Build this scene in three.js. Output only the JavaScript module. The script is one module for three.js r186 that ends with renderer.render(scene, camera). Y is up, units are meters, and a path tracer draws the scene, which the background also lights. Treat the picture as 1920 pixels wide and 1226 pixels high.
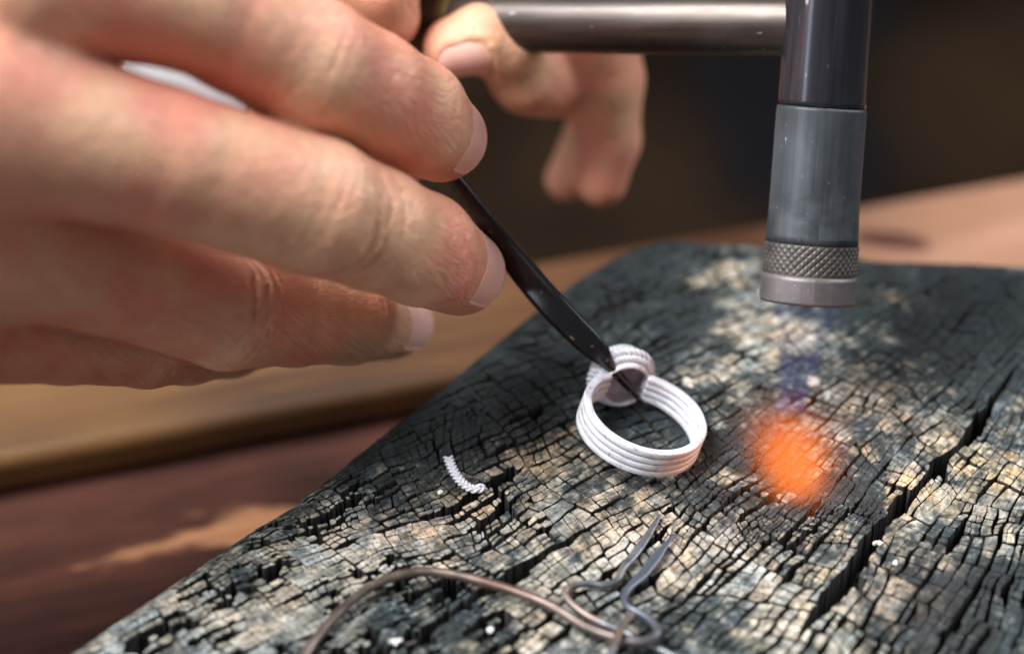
import * as THREE from 'three';
import { mergeGeometries } from 'three/addons/utils/BufferGeometryUtils.js';
import { RoundedBoxGeometry } from 'three/addons/geometries/RoundedBoxGeometry.js';
import { RectAreaLightUniformsLib } from 'three/addons/lights/RectAreaLightUniformsLib.js';

// ------------------------------------------------------------------ camera, light, exposure
const scene = new THREE.Scene();
const PITCH = THREE.MathUtils.degToRad(38), DIST = 0.42, FPX = 4830, CX = 960, CY = 613;
const camera = new THREE.PerspectiveCamera(2 * Math.atan(613 / FPX) * 180 / Math.PI, 1920 / 1226, 0.02, 20);
const fwd = new THREE.Vector3(0, -Math.sin(PITCH), -Math.cos(PITCH)), rgt = new THREE.Vector3(1, 0, 0), upv = new THREE.Vector3(0, Math.cos(PITCH), -Math.sin(PITCH));
camera.position.copy(fwd).multiplyScalar(-DIST);
camera.up.set(0, 1, 0); camera.lookAt(0, 0, 0);
camera.focus = 0.387; camera.userData.fStop = 6.8;
camera.updateProjectionMatrix();

const renderer = new THREE.WebGLRenderer({ antialias: true });
renderer.toneMapping = THREE.LinearToneMapping;
renderer.toneMappingExposure = 1.4;
renderer.shadowMap.enabled = true;
scene.background = new THREE.Color().setRGB(0.115, 0.115, 0.12);

RectAreaLightUniformsLib.init();
const key = new THREE.RectAreaLight(new THREE.Color().setRGB(0.99, 0.99, 1.0), 18.0, 0.39, 0.31);   // broad soft daylight from above, a little to the left
key.name = 'overhead_daylight'; key.position.set(-0.285, 0.54, 0.04); key.lookAt(0, 0, 0); scene.add(key);
const side = new THREE.RectAreaLight(new THREE.Color().setRGB(0.86, 0.93, 1.0), 5.0, 0.17, 0.9);   // cooler daylight opening to the left
side.name = 'side_daylight'; side.position.set(-0.75, 0.34, 0.42); side.lookAt(0, 0.02, 0); scene.add(side);
const rear = new THREE.RectAreaLight(new THREE.Color().setRGB(0.9, 0.95, 1.0), 6.0, 0.28, 0.42);   // second opening, right and behind: edges of tweezers, nozzle and rear hand
rear.name = 'rear_daylight'; rear.position.set(0.56, 0.35, -0.225); rear.lookAt(0, 0.02, 0); scene.add(rear);

// ------------------------------------------------------------------ helpers
const mm = 0.001;
function rng(seed) { let s = seed | 0; return () => { s = (s + 0x6d2b79f5) | 0; let t = Math.imul(s ^ (s >>> 15), 1 | s); t = (t + Math.imul(t ^ (t >>> 7), 61 | t)) ^ t; return ((t ^ (t >>> 14)) >>> 0) / 4294967296; }; }
const clamp = (x, a = 0, b = 1) => Math.min(b, Math.max(a, x)), lerp = (a, b, t) => a + (b - a) * t;
const sstep = (a, b, x) => { const t = clamp((x - a) / (b - a)); return t * t * (3 - 2 * t); };
const gauss = (R) => Math.sqrt(-2 * Math.log(R() + 1e-9)) * Math.cos(6.2831853 * R());
function hash3(x, y, z) { let h = Math.imul(x, 374761393) ^ Math.imul(y, 668265263) ^ Math.imul(z, 2147483647 - 1274126177); h = Math.imul(h ^ (h >>> 13), 1274126177); h ^= h >>> 16; return (h >>> 0) / 4294967296; }
function noise3(x, y, z) {   // value noise, -1..1
  const ix = Math.floor(x), iy = Math.floor(y), iz = Math.floor(z); let fx = x - ix, fy = y - iy, fz = z - iz;
  fx = fx * fx * (3 - 2 * fx); fy = fy * fy * (3 - 2 * fy); fz = fz * fz * (3 - 2 * fz);
  const h = (a, b, c) => hash3(ix + a, iy + b, iz + c);
  return 2 * lerp(lerp(lerp(h(0, 0, 0), h(1, 0, 0), fx), lerp(h(0, 1, 0), h(1, 1, 0), fx), fy), lerp(lerp(h(0, 0, 1), h(1, 0, 1), fx), lerp(h(0, 1, 1), h(1, 1, 1), fx), fy), fz) - 1;
}
function noise2(x, y, s = 0) {
  const ix = Math.floor(x), iy = Math.floor(y); let fx = x - ix, fy = y - iy;
  fx = fx * fx * (3 - 2 * fx); fy = fy * fy * (3 - 2 * fy);
  return 2 * lerp(lerp(hash3(ix, iy, s), hash3(ix + 1, iy, s), fx), lerp(hash3(ix, iy + 1, s), hash3(ix + 1, iy + 1, s), fx), fy) - 1;
}
const fbm2 = (x, y, o, s = 0) => { let a = 0, k = 1, n = 0; for (let i = 0; i < o; i++) { a += k * noise2(x, y, s + i * 17); n += k; k *= 0.55; x *= 2.03; y *= 2.03; } return a / n; };
// a pixel of the photograph (1920 x 1226) is a direction; zmm is how far along the view axis, plane() where that ray meets a height
const ray = (px, py) => fwd.clone().addScaledVector(rgt, (px - CX) / FPX).addScaledVector(upv, (CY - py) / FPX);
const at = (px, py, zmm) => camera.position.clone().addScaledVector(ray(px, py), zmm * mm);
const plane = (px, py, y = 0) => { const d = ray(px, py); return camera.position.clone().addScaledVector(d, (y - camera.position.y) / d.y); };
// a build frame: x right, y up in the picture plane, z towards the viewer, origin on the view axis at 400 mm, in millimetres
const FRAME = new THREE.Matrix4().makeBasis(rgt, upv, fwd.clone().negate()).scale(new THREE.Vector3(mm, mm, mm)).setPosition(camera.position.clone().addScaledVector(fwd, 0.4));
const loc = (px, py, z) => [(px - CX) / FPX * z, (CY - py) / FPX * z, 400 - z];

function shadows(o) { o.traverse((m) => { if (m.isMesh) { m.castShadow = true; m.receiveShadow = true; } }); return o; }
const taken = {};
const numbered = (n) => { taken[n] = (taken[n] ?? -1) + 1; return taken[n] ? n + '_' + String(taken[n]).padStart(3, '0') : n; };
function tag(o, label, category, group, kind) { o.userData.label = label; o.userData.category = category; if (group) o.userData.group = group; if (kind) o.userData.kind = kind; return o; }
function thing(name, label, category, group) { const g = new THREE.Group(); g.name = numbered(name); scene.add(g); return tag(g, label, category, group); }
function part(parent, name, geo, mat) { const m = new THREE.Mesh(geo, mat); m.name = name; m.castShadow = m.receiveShadow = true; parent.add(m); return m; }
function single(name, geo, mat, label, category, group) { const m = part(scene, numbered(name), geo, mat); return tag(m, label, category, group); }
function dataTex(w, h, f, srgb = true) {
  const d = new Uint8Array(w * h * 4);
  for (let y = 0, i = 0; y < h; y++) for (let x = 0; x < w; x++, i += 4) {
    const c = f(x / w, y / h);
    for (let k = 0; k < 3; k++) { const v = clamp(c[k]); d[i + k] = 255 * (srgb ? (v <= 0.0031308 ? v * 12.92 : 1.055 * Math.pow(v, 1 / 2.4) - 0.055) : v) + 0.5; }
    d[i + 3] = 255;
  }
  const t = new THREE.DataTexture(d, w, h); t.magFilter = THREE.LinearFilter; t.minFilter = THREE.LinearMipmapLinearFilter; t.wrapS = t.wrapT = THREE.RepeatWrapping;
  if (srgb) t.colorSpace = THREE.SRGBColorSpace; t.needsUpdate = true; return t;
}
const mix3 = (a, b, t) => [lerp(a[0], b[0], t), lerp(a[1], b[1], t), lerp(a[2], b[2], t)];
const std = (r, g, b, roughness = 0.6, metalness = 0, more = {}) => new THREE.MeshPhysicalMaterial({ color: new THREE.Color().setRGB(r, g, b), roughness, metalness, ...more });

// a tube along points (Vector3), radius a function of t, optional flattening along a given direction
function sweep(points, radius, n = 80, sides = 14, flat = null) {
  const curve = new THREE.CatmullRomCurve3(points, false, 'centripetal'), fr = curve.computeFrenetFrames(n, false), pos = [], idx = [], uv = [];
  for (let i = 0; i <= n; i++) {
    const t = i / n, p = curve.getPointAt(t), r = radius(t), N = fr.normals[i], B = fr.binormals[i];
    for (let j = 0; j <= sides; j++) {
      const a = j / sides * Math.PI * 2, d = N.clone().multiplyScalar(Math.cos(a)).addScaledVector(B, Math.sin(a));
      if (flat) { const k = flat.amount(t); d.addScaledVector(flat.dir, -k * d.dot(flat.dir)); const T = fr.tangents[i], side = new THREE.Vector3().crossVectors(T, flat.dir).normalize(); d.addScaledVector(side, k * 0.75 * d.dot(side)); }
      p.clone().addScaledVector(d, r).toArray(pos, pos.length); uv.push(j / sides, t);
    }
  }
  const w = sides + 1;
  for (let i = 0; i < n; i++) for (let j = 0; j < sides; j++) { const a = i * w + j, b = a + w; idx.push(a, b, a + 1, b, b + 1, a + 1); }
  for (const [i, s] of [[0, 1], [n, -1]]) { const c = pos.length / 3; curve.getPointAt(i / n).toArray(pos, pos.length); uv.push(0.5, i / n); for (let j = 0; j < sides; j++) s > 0 ? idx.push(c, i * w + j, i * w + j + 1) : idx.push(c, i * w + j + 1, i * w + j); }
  const g = new THREE.BufferGeometry(); g.setAttribute('position', new THREE.Float32BufferAttribute(pos, 3)); g.setAttribute('uv', new THREE.Float32BufferAttribute(uv, 2)); g.setIndex(idx); g.computeVertexNormals(); return g;
}

// ------------------------------------------------------------------ ground, workbench, board
const TOP = -0.034, LOW = TOP - 0.0085, FLOOR = -0.78;
const dirAlong = plane(880, 697, TOP).sub(plane(0, 860, TOP)).setY(0).normalize(), turn = Math.atan2(-dirAlong.z, dirAlong.x);
const woodTex = (seed, base, dark, streak, W = 1024, H = 512) => dataTex(W, H, (u, v) => {
  const x = u * 6, y = v * 40, w = fbm2(x * 1.3, y * 0.35, 4, seed) * 3, g = fbm2(x * 0.9, y + w, 4, seed + 50), p = fbm2(x * 0.8, v * 7, 4, seed + 90), s = fbm2(x * 14, y * 3, 2, seed + 130);
  let c = mix3(base, dark, clamp(0.45 + g * 0.7 + p * 0.75)); c = mix3(c, streak, sstep(0.22, 0.6, p + g * 0.3)); return c.map((k) => k * (1 + s * 0.16));
});
const floorMat = std(1, 1, 1, 1, 0, { specularIntensity: 0.1, map: dataTex(512, 512, (u, v) => { const a = fbm2(u * 9, v * 9, 4, 3), b = fbm2(u * 5 + 9, v * 5, 3, 8); return mix3(mix3([0.034, 0.022, 0.015], [0.12, 0.072, 0.04], clamp(0.4 + a * 1.1)), [0.03, 0.03, 0.036], sstep(0.05, 0.4, b)); }) });
{ const g = new THREE.PlaneGeometry(6, 6); g.rotateX(-Math.PI / 2); const uv = g.attributes.uv; for (let i = 0; i < uv.count; i++) uv.setXY(i, uv.getX(i) * 6, uv.getY(i) * 6);
  const m = part(scene, 'ground', g, floorMat); m.position.y = FLOOR; tag(m, 'dark brown shaded ground far below and behind the bench', 'ground', null, 'structure'); }
function planked(geo, sx, sz, mid = 0) { const p = geo.attributes.position, uv = new Float32Array(p.count * 2); for (let i = 0; i < p.count; i++) { uv[i * 2] = p.getX(i) / sx + mid + (mid ? 0 : p.getY(i) * 3); uv[i * 2 + 1] = p.getZ(i) / sz + mid + (mid ? 0 : p.getY(i) * 9); } geo.setAttribute('uv', new THREE.BufferAttribute(uv, 2)); return geo; }
{
  // the far edge of the tan board and its near edge, both from the picture, on the board's top
  const near = plane(0, 860, TOP), far = plane(1450, 408, TOP), nrm = new THREE.Vector3(dirAlong.z, 0, -dirAlong.x), depth = far.clone().sub(near).dot(nrm);
  const paleB = plane(1830, 420, TOP).sub(near), wa = paleB.dot(dirAlong) - 0.1, wc = depth / 2 - paleB.dot(nrm), dk = plane(1672, 452, TOP).sub(near), da = dk.dot(dirAlong) - 0.1, dc = depth / 2 - dk.dot(nrm);  // centres of a paler pinkish area and a dark streak in the colour map
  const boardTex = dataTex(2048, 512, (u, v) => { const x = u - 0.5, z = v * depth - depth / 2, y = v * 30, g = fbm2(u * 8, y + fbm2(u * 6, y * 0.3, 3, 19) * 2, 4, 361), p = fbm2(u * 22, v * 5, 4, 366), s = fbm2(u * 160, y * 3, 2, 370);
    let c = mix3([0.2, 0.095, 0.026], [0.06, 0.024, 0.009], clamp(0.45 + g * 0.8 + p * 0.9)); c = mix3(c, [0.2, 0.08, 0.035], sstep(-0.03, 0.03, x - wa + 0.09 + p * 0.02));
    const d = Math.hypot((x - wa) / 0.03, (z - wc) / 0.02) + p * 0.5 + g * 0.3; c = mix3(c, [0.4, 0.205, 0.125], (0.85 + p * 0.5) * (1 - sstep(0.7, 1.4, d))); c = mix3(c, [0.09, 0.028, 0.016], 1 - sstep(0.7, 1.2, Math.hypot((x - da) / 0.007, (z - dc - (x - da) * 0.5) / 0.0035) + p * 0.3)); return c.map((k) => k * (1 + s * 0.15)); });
  const b = planked(new RoundedBoxGeometry(1.0, 0.0085, depth, 5, 0.003), 1.0, depth, 0.5);
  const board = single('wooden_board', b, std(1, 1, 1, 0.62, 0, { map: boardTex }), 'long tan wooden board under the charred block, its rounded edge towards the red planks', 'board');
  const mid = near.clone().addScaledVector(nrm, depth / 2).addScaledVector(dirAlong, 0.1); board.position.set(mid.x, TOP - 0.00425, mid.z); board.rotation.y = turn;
  const bench = thing('workbench', 'dark red-brown plank workbench with a paler orange patch, lower than the tan board', 'workbench');
  const widths = [0.112, 0.07, 0.08, 0.09], mats = [0, 1, 2].map((k) => std(1, 1, 1, 0.8, 0, { specularIntensity: 0.4, map: woodTex(200 + k * 31, [0.12, 0.05, 0.035], [0.028, 0.014, 0.011], [0.15, 0.062, 0.038]) }));
  // the first plank has a ragged orange patch, paler than the wood round it
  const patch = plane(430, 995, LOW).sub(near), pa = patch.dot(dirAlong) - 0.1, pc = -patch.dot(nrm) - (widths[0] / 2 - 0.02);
  const patchedPlank = std(1, 1, 1, 0.8, 0, { specularIntensity: 0.4, map: dataTex(2048, 512, (u, v) => { const x = u * 0.4 - 0.2, z = v * widths[0] - widths[0] / 2, y = v * 26, g = fbm2(u * 3, y + fbm2(u * 4, y * 0.3, 3, 9) * 2, 4, 261), p = fbm2(u * 7, v * 6, 4, 266), s = fbm2(u * 60, y * 3, 2, 270);
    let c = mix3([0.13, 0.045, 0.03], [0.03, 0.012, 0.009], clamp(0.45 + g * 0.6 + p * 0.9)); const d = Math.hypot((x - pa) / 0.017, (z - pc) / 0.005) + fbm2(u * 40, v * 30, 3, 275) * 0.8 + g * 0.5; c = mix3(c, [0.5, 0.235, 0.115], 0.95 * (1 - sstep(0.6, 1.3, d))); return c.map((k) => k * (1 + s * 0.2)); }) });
  let off = -0.02;
  widths.forEach((w, k) => { const pl = part(bench, 'plank', k ? planked(new RoundedBoxGeometry(1.1, 0.03, w - 0.0025, 3, 0.002), 0.4, 0.13) : planked(new RoundedBoxGeometry(1.1, 0.03, w - 0.0025, 3, 0.002), 0.4, w, 0.5), k ? mats[k % 3] : patchedPlank); const c = near.clone().addScaledVector(nrm, -(off + w / 2)).addScaledVector(dirAlong, 0.1); pl.position.set(c.x, LOW - 0.015, c.z); pl.rotation.y = turn; off += w; });
  const w2 = depth - 0.025, back = part(bench, 'plank', planked(new RoundedBoxGeometry(1.1, 0.03, w2, 3, 0.002), 0.4, 0.13), mats[1]); const cb = near.clone().addScaledVector(nrm, 0.0205 + w2 / 2).addScaledVector(dirAlong, 0.1); back.position.set(cb.x, LOW - 0.015, cb.z); back.rotation.y = turn;
  for (const [sx, sz] of [[-0.4, -0.2], [0.6, -0.2], [-0.4, depth - 0.05], [0.6, depth - 0.05]]) { const c = near.clone().addScaledVector(nrm, sz).addScaledVector(dirAlong, sx), h = LOW - 0.03 - FLOOR; const leg = part(bench, 'leg', new RoundedBoxGeometry(0.05, h, 0.05, 2, 0.003), mats[0]); leg.position.set(c.x, FLOOR + h / 2, c.z); leg.rotation.y = turn; }
}

// ------------------------------------------------------------------ the charred block
const pmm = (px, py) => { const p = plane(px, py); return [p.x * 1000, p.z * 1000]; };
const OUT = [[-60, 1370], [127, 1202], [318, 1076], [548, 927], [708, 800], [848, 686], [974, 584], [1082, 502], [1165, 452], [1255, 431], [1400, 440], [1640, 465], [1920, 481], [2350, 500], [2420, 1500], [900, 1560]].map(([x, y]) => pmm(x, y));
const edgeDist = (x, z) => {   // signed: positive inside
  let d = 1e9, inside = false;
  for (let i = 0, j = OUT.length - 1; i < OUT.length; j = i++) {
    const [ax, az] = OUT[j], [bx, bz] = OUT[i], ex = bx - ax, ez = bz - az, t = clamp(((x - ax) * ex + (z - az) * ez) / (ex * ex + ez * ez));
    d = Math.min(d, Math.hypot(x - ax - t * ex, z - az - t * ez));
    if ((az > z) !== (bz > z) && x < ex * (z - az) / ez + ax) inside = !inside;
  }
  return inside ? d : -d;
};
const topHeight = (x, z) => { const e = edgeDist(x, z); return fbm2(x / 16, z / 16, 2, 5) * 0.5 - 2.6 * Math.pow(clamp(1 - e / 6), 2); };   // rounded by wear at the rim
const CEN = pmm(2330, 190), RM = 130;
const blobs = [   // what covers the char where the photograph shows it: [px, py, radius px, paleness, ochre, pink]
  [300, 1150, 150, 0.35, 0, 0], [590, 1030, 120, 0.5, 0.15, 0], [700, 1060, 110, 0.3, 0, 0], [470, 1010, 60, -0.3, 0, 0], [690, 900, 90, -0.35, 0, 0], [800, 790, 110, -0.55, 0, 0], [1000, 700, 150, -0.6, 0, 0],
  [1000, 840, 70, 0.25, 0.5, 0.1], [900, 960, 110, 0.3, 0.15, 0.25], [800, 985, 80, 0.15, 0.0, 0.4], [1150, 930, 90, 0.0, 0.1, 0.2], [1180, 520, 130, -0.6, 0, 0], [1370, 525, 45, 0.7, 0.35, 0], [1450, 625, 70, 0.5, 0.2, 0.1], [1350, 700, 80, 0.2, 0.1, 0],
  [1500, 490, 90, -0.35, 0, 0], [1880, 640, 120, -0.35, 0, 0], [1900, 1130, 120, -0.25, 0, 0], [420, 1060, 60, -0.3, 0, 0], [560, 960, 50, -0.35, 0, 0], [1250, 610, 60, -0.4, 0, 0], [1330, 640, 70, -0.2, 0, 0], [1220, 780, 80, -0.35, 0, 0], [1370, 830, 60, -0.55, 0, 0], [1650, 760, 90, 0.25, 0.15, 0.3], [1780, 660, 110, -0.3, 0, 0], [1840, 560, 150, -0.5, 0, 0], [1640, 530, 80, -0.35, 0, 0], [1690, 560, 40, 0.3, 0.3, 0], [1600, 930, 60, -0.45, 0, 0],
  [1690, 915, 45, 0.3, 0.7, 0], [1480, 950, 110, -0.2, 0, 0.1], [1800, 960, 120, 0.35, 0.1, 0], [1880, 875, 60, 0.2, 0.7, 0], [1900, 760, 80, 0.0, 0.0, 0.1], [1420, 1090, 140, 0.4, 0, 0.05], [1550, 1180, 90, 0.3, 0.1, 0], [1690, 1090, 90, 0.0, 0.15, 0.45], [1820, 1140, 130, -0.3, 0, 0.1], [1890, 1030, 70, 0.1, 0, 0],
  [1270, 1170, 80, -0.35, 0, 0], [1020, 1180, 110, 0.35, 0.1, 0.1], [790, 1170, 90, -0.4, 0, 0], [620, 1190, 100, 0.1, 0, 0], [1150, 1030, 100, 0.35, 0, 0.1], [1260, 1030, 70, 0.1, 0.05, 0.2], [400, 1190, 120, 0.25, 0, 0], [1320, 940, 70, -0.1, 0, 0.2], [1780, 820, 60, 0.0, 0, 0.2], [1560, 850, 60, 0.15, 0.1, 0.3],
].map(([px, py, r, a, o, k]) => { const [x, z] = pmm(px, py); return [x, z, r / 11.5 * 1.25, a, o, k]; });
const BX0 = -115, BX1 = 130, BZ0 = -50, BZ1 = 135;
function blockColor(x, z) {
  let a = -0.07, o = 0, k = 0;
  const wx = x + fbm2(x / 5, z / 5, 3, 70) * 5, wz = z + fbm2(x / 5, z / 5, 3, 77) * 5;
  for (const [bx, bz, r, ba, bo, bk] of blobs) { const d2 = ((wx - bx) ** 2 + (wz - bz) ** 2) / (r * r); if (d2 < 5) { const w = Math.exp(-d2 * 1.2); a += ba * w; o += bo * w; k += bk * w; } }
  const dx = x - CEN[0], dz = z - CEN[1], rr = Math.hypot(dx, dz), th = Math.atan2(dz, dx) * RM;
  const n1 = fbm2(x / 3.2, z / 3.2, 3, 20), n2 = fbm2(x / 0.8, z / 0.8, 3, 30), n3 = fbm2(rr / 1.6, th / 0.35, 3, 40), n4 = noise2(x / 0.16, z / 0.16, 60);
  const p = clamp(0.42 + a * 0.85 + n1 * 0.42 + n2 * 0.26 + n3 * 0.16, 0, 1);
  let c = p < 0.3 ? mix3([0.014, 0.022, 0.025], [0.038, 0.056, 0.061], p / 0.3) : p < 0.55 ? mix3([0.038, 0.056, 0.061], [0.23, 0.23, 0.195], (p - 0.3) / 0.25) : mix3([0.23, 0.23, 0.195], [0.56, 0.55, 0.49], (p - 0.55) / 0.45);
  const lum = (c[0] + c[1] + c[2]) / 3, oc = clamp(o * (0.7 + n1 * 1.2)), pk = clamp(k * (0.9 + n2));
  c = mix3(c, [lum * 1.75, lum * 1.05, lum * 0.38], clamp(oc)); c = mix3(c, [lum * 1.4, lum * 0.96, lum * 0.68], clamp(pk));
  const hue = fbm2(x / 2.1, z / 2.1, 3, 150); c = [c[0] * (1 + 0.16 * hue), c[1], c[2] * (1 - 0.2 * hue)]; const g = 1 + n4 * 0.42 + n2 * 0.4 + n3 * 0.25; return [c[0] * g * 0.86, c[1] * g * 0.86, c[2] * g * 0.86];
}
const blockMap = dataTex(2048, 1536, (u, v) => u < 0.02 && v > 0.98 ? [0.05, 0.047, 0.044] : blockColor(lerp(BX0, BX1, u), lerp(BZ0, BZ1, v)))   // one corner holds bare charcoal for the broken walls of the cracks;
const blockBump = dataTex(1024, 1024, (u, v) => { const n = 0.5 + 0.3 * fbm2(u * 60, v * 60, 4, 300) + 0.12 * noise2(u * 256, v * 256, 310); return [n, n, n]; }, false);
blockBump.repeat.set(10, 8);
const charMat = new THREE.MeshStandardMaterial({ map: blockMap, bumpMap: blockBump, bumpScale: 0.00035, roughness: 0.82, vertexColors: true });
const block = thing('charred_wood_block', 'charred wood block cracked into small pale and black cells, carrying the ring', 'wood block');
{
  const R = rng(77), vmin = [], cells = [];
  const pol = ([x, z]) => { const dx = x - CEN[0], dz = z - CEN[1]; let t = Math.atan2(dz, dx); if (t < 0) t += 2 * Math.PI; return [Math.hypot(dx, dz), t * RM]; };
  let u0 = 1e9, u1 = 0, v0 = 1e9, v1 = 0;
  for (const p of OUT) { const [u, v] = pol(p); u0 = Math.min(u0, u); u1 = Math.max(u1, u); v0 = Math.min(v0, v); v1 = Math.max(v1, v); }
  u0 = 20;
  const toXZ = (u, v) => { const wu = u + 1.6 * noise2(u / 11, v / 11, 1) + 0.32 * noise2(u / 2.6, v / 2.6, 2) + 0.08 * noise2(u / 0.7, v / 0.7, 4), wv = v + 1.5 * noise2(u / 14, v / 10, 7) + 0.3 * noise2(u / 2.8, v / 2.8, 8) + 0.08 * noise2(u / 0.7, v / 0.7, 9); const t = wv / RM; return [CEN[0] + wu * Math.cos(t), CEN[1] + wu * Math.sin(t)]; };
  // wide drying cracks that run with the rays of the wood: two pixels on each, and its width in mm
  const majors = [[1560, 1110, 1868, 742, 2.3], [1010, 985, 1190, 880, 1.3], [760, 1195, 1040, 1050, 1.5], [1200, 1010, 1400, 790, 1.3], [560, 1110, 700, 1020, 0.6], [1330, 1120, 1500, 930, 0.9], [1180, 1220, 1290, 1090, 1.0], [1640, 760, 1800, 640, 1.0], [1080, 700, 1250, 640, 0.8], [1750, 1190, 1890, 1010, 0.7], [870, 1020, 1000, 930, 0.7]]
    .map(([ax, ay, bx, by, w]) => { const a = pol(pmm(ax, ay)), b = pol(pmm(bx, by)); return { v: (a[1] + b[1]) / 2, ua: Math.min(a[0], b[0]), ub: Math.max(a[0], b[0]), w }; }).sort((a, b) => b.w - a.w).filter((m, i, all) => !all.slice(0, i).some((k) => Math.abs(k.v - m.v) < 5)).sort((a, b) => a.v - b.v);
  const gap = (e, u, v) => e.m ? 0.2 + e.w * sstep(e.m.ua - 14, e.m.ua + 4, u) * (1 - sstep(e.m.ub - 4, e.m.ub + 14, u)) * (0.75 + 0.5 * noise2(u / 3, 3, 12)) : e.w * Math.max(0.12, 1 + 1.25 * noise2(u / 2.6, v / 2.6, 15)) * lerp(0.3, 1, clamp(edgeDist(...toXZ(u, v)) / 7));
  const sizeAt = (u, v) => Math.max(0.6, 1.0 + 0.5 * noise2(u / 13, v / 13, 21) + 0.4 * noise2(u / 5, v / 5, 22));
  function split(q, e, lv, grp) {   // q: corners (u0v0, u1v0, u1v1, u0v1); e: edges v0, u1, v1, u0
    const Lu = (q[1][0] - q[0][0] + q[2][0] - q[3][0]) / 2, Lv = (q[3][1] - q[0][1] + q[2][1] - q[1][1]) / 2 * ((q[0][0] + q[1][0]) / 2 / RM), cu = (q[0][0] + q[2][0]) / 2, cv = (q[0][1] + q[2][1]) / 2;
    const [x, z] = toXZ(cu, cv), ext = Math.max(Lu, Lv);
    if (edgeDist(x, z) < -ext) return;
    if (!grp && ext < 5.6) grp = { lift: (R() - 0.6) * 0.16 - (R() < 0.03 ? 0.25 : 0), tx: (R() - 0.5) * 0.07, tz: (R() - 0.5) * 0.07, tone: 0.8 + 0.42 * R(), warm: (R() - 0.5) * 0.16 };
    const s = sizeAt(cu, cv), tu = 1.7 * s, tv = 1.5 * s, ru = Lu / tu, rv = Lv / tv;
    if ((ru < 1.3 && rv < 1.3) || (ext < 5.5 && Math.max(ru, rv) < 2.4 && R() < 0.12)) { cells.push({ q, e, cu, cv, grp: grp ?? { lift: 0, tx: 0, tz: 0, tone: 1, warm: 0 } }); return; }
    const f0 = 0.36 + 0.28 * R(), f1 = clamp(f0 + (R() - 0.5) * 0.22, 0.3, 0.7), ls = Math.max(Lu, Lv * 0.9), w = ls > 24 ? 0.48 : ls > 11 ? 0.42 : ls > 5.2 ? 0.32 : ls > 3 ? 0.14 : 0.08, cut = { w: w * (0.6 + 0.9 * R()) };
    if (ru > rv * (ext > 30 ? 1.2 : ext > 5 ? 1.7 : 0.85)) { cut.w *= 0.72; const a = [lerp(q[0][0], q[1][0], f0), lerp(q[0][1], q[1][1], f0)], b = [lerp(q[3][0], q[2][0], f1), lerp(q[3][1], q[2][1], f1)]; split([q[0], a, b, q[3]], [e[0], cut, e[2], e[3]], lv + 1, grp); split([a, q[1], q[2], b], [e[0], e[1], e[2], cut], lv + 1, grp); }
    else { const a = [lerp(q[0][0], q[3][0], f0), lerp(q[0][1], q[3][1], f0)], b = [lerp(q[1][0], q[2][0], f1), lerp(q[1][1], q[2][1], f1)]; split([q[0], q[1], b, a], [e[0], e[1], cut, e[3]], lv + 1, grp); split([a, b, q[2], q[3]], [cut, e[1], e[2], e[3]], lv + 1, grp); }
  }
  const none = { w: 0 }; let lastV = v0, lastE = none;
  for (const m of [...majors, { v: v1 }]) { const e = m.w ? { w: m.w, m } : none; const n = Math.max(1, Math.round((u1 - u0) / 60)); for (let i = 0; i < n; i++) { const a = lerp(u0, u1, i / n), b = lerp(u0, u1, (i + 1) / n); split([[a, lastV], [b, lastV], [b, m.v], [a, m.v]], [lastE, { w: 0.3 }, e, { w: 0.3 }], 0); } lastV = m.v; lastE = e; }
  const clipConvexish = (poly) => {   // keep the part of a cell inside the rim
    const d = poly.map(([x, z]) => edgeDist(x, z) - 0.05), out = [];
    if (d.every((k) => k > 0)) return poly; if (d.every((k) => k <= 0)) return null;
    poly.forEach((p, i) => { const j = (i + 1) % poly.length; if (d[i] > 0) out.push(p); if ((d[i] > 0) !== (d[j] > 0)) { const t = d[i] / (d[i] - d[j]); out.push([lerp(p[0], poly[j][0], t), lerp(p[1], poly[j][1], t)]); } });
    return out.length > 2 ? out : null;
  };
  function cellGeo(c) {
    const n = 4, q = c.q, inset = [];
    for (let i = 0; i < n; i++) {   // corner i between edge i-1 and edge i
      const A = q[(i + 3) % 4], B = q[i], C = q[(i + 1) % 4], g1 = gap(c.e[(i + 3) % 4], B[0], B[1]) / 2, g2 = gap(c.e[i], B[0], B[1]) / 2;
      const d1 = [B[0] - A[0], B[1] - A[1]], d2 = [C[0] - B[0], C[1] - B[1]], l1 = Math.hypot(...d1), l2 = Math.hypot(...d2), n1 = [-d1[1] / l1, d1[0] / l1], n2 = [-d2[1] / l2, d2[0] / l2];
      const det = n1[0] * n2[1] - n1[1] * n2[0]; if (Math.abs(det) < 0.1) return null;
      inset.push([B[0] + (g1 * n2[1] - g2 * n1[1]) / det, B[1] + (n1[0] * g2 - n2[0] * g1) / det]);
    }
    let poly = [];
    const ch = 0.03 + 0.06 * R();
    for (let i = 0; i < n; i++) {
      const a = inset[i], b = inset[(i + 1) % n], L = Math.hypot(b[0] - a[0], b[1] - a[1]); if (L < 0.25) return null;
      const k = L > 2.6 ? [ch, 0.37, 0.63, 1 - ch] : L > 1.2 ? [ch, 0.5, 1 - ch] : [0.2, 0.8];
      for (const t of k) poly.push(toXZ(lerp(a[0], b[0], t), lerp(a[1], b[1], t)));
    }
    poly = clipConvexish(poly); if (!poly) return null;
    let area = 0, mx = 0, mz = 0; poly.forEach(([x, z], i) => { const [x2, z2] = poly[(i + 1) % poly.length]; area += x * z2 - x2 * z; mx += x; mz += z; });
    mx /= poly.length; mz /= poly.length; area /= 2; if (Math.abs(area) < 0.05) return null; if (area > 0) poly.reverse();   // seen from above
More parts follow.
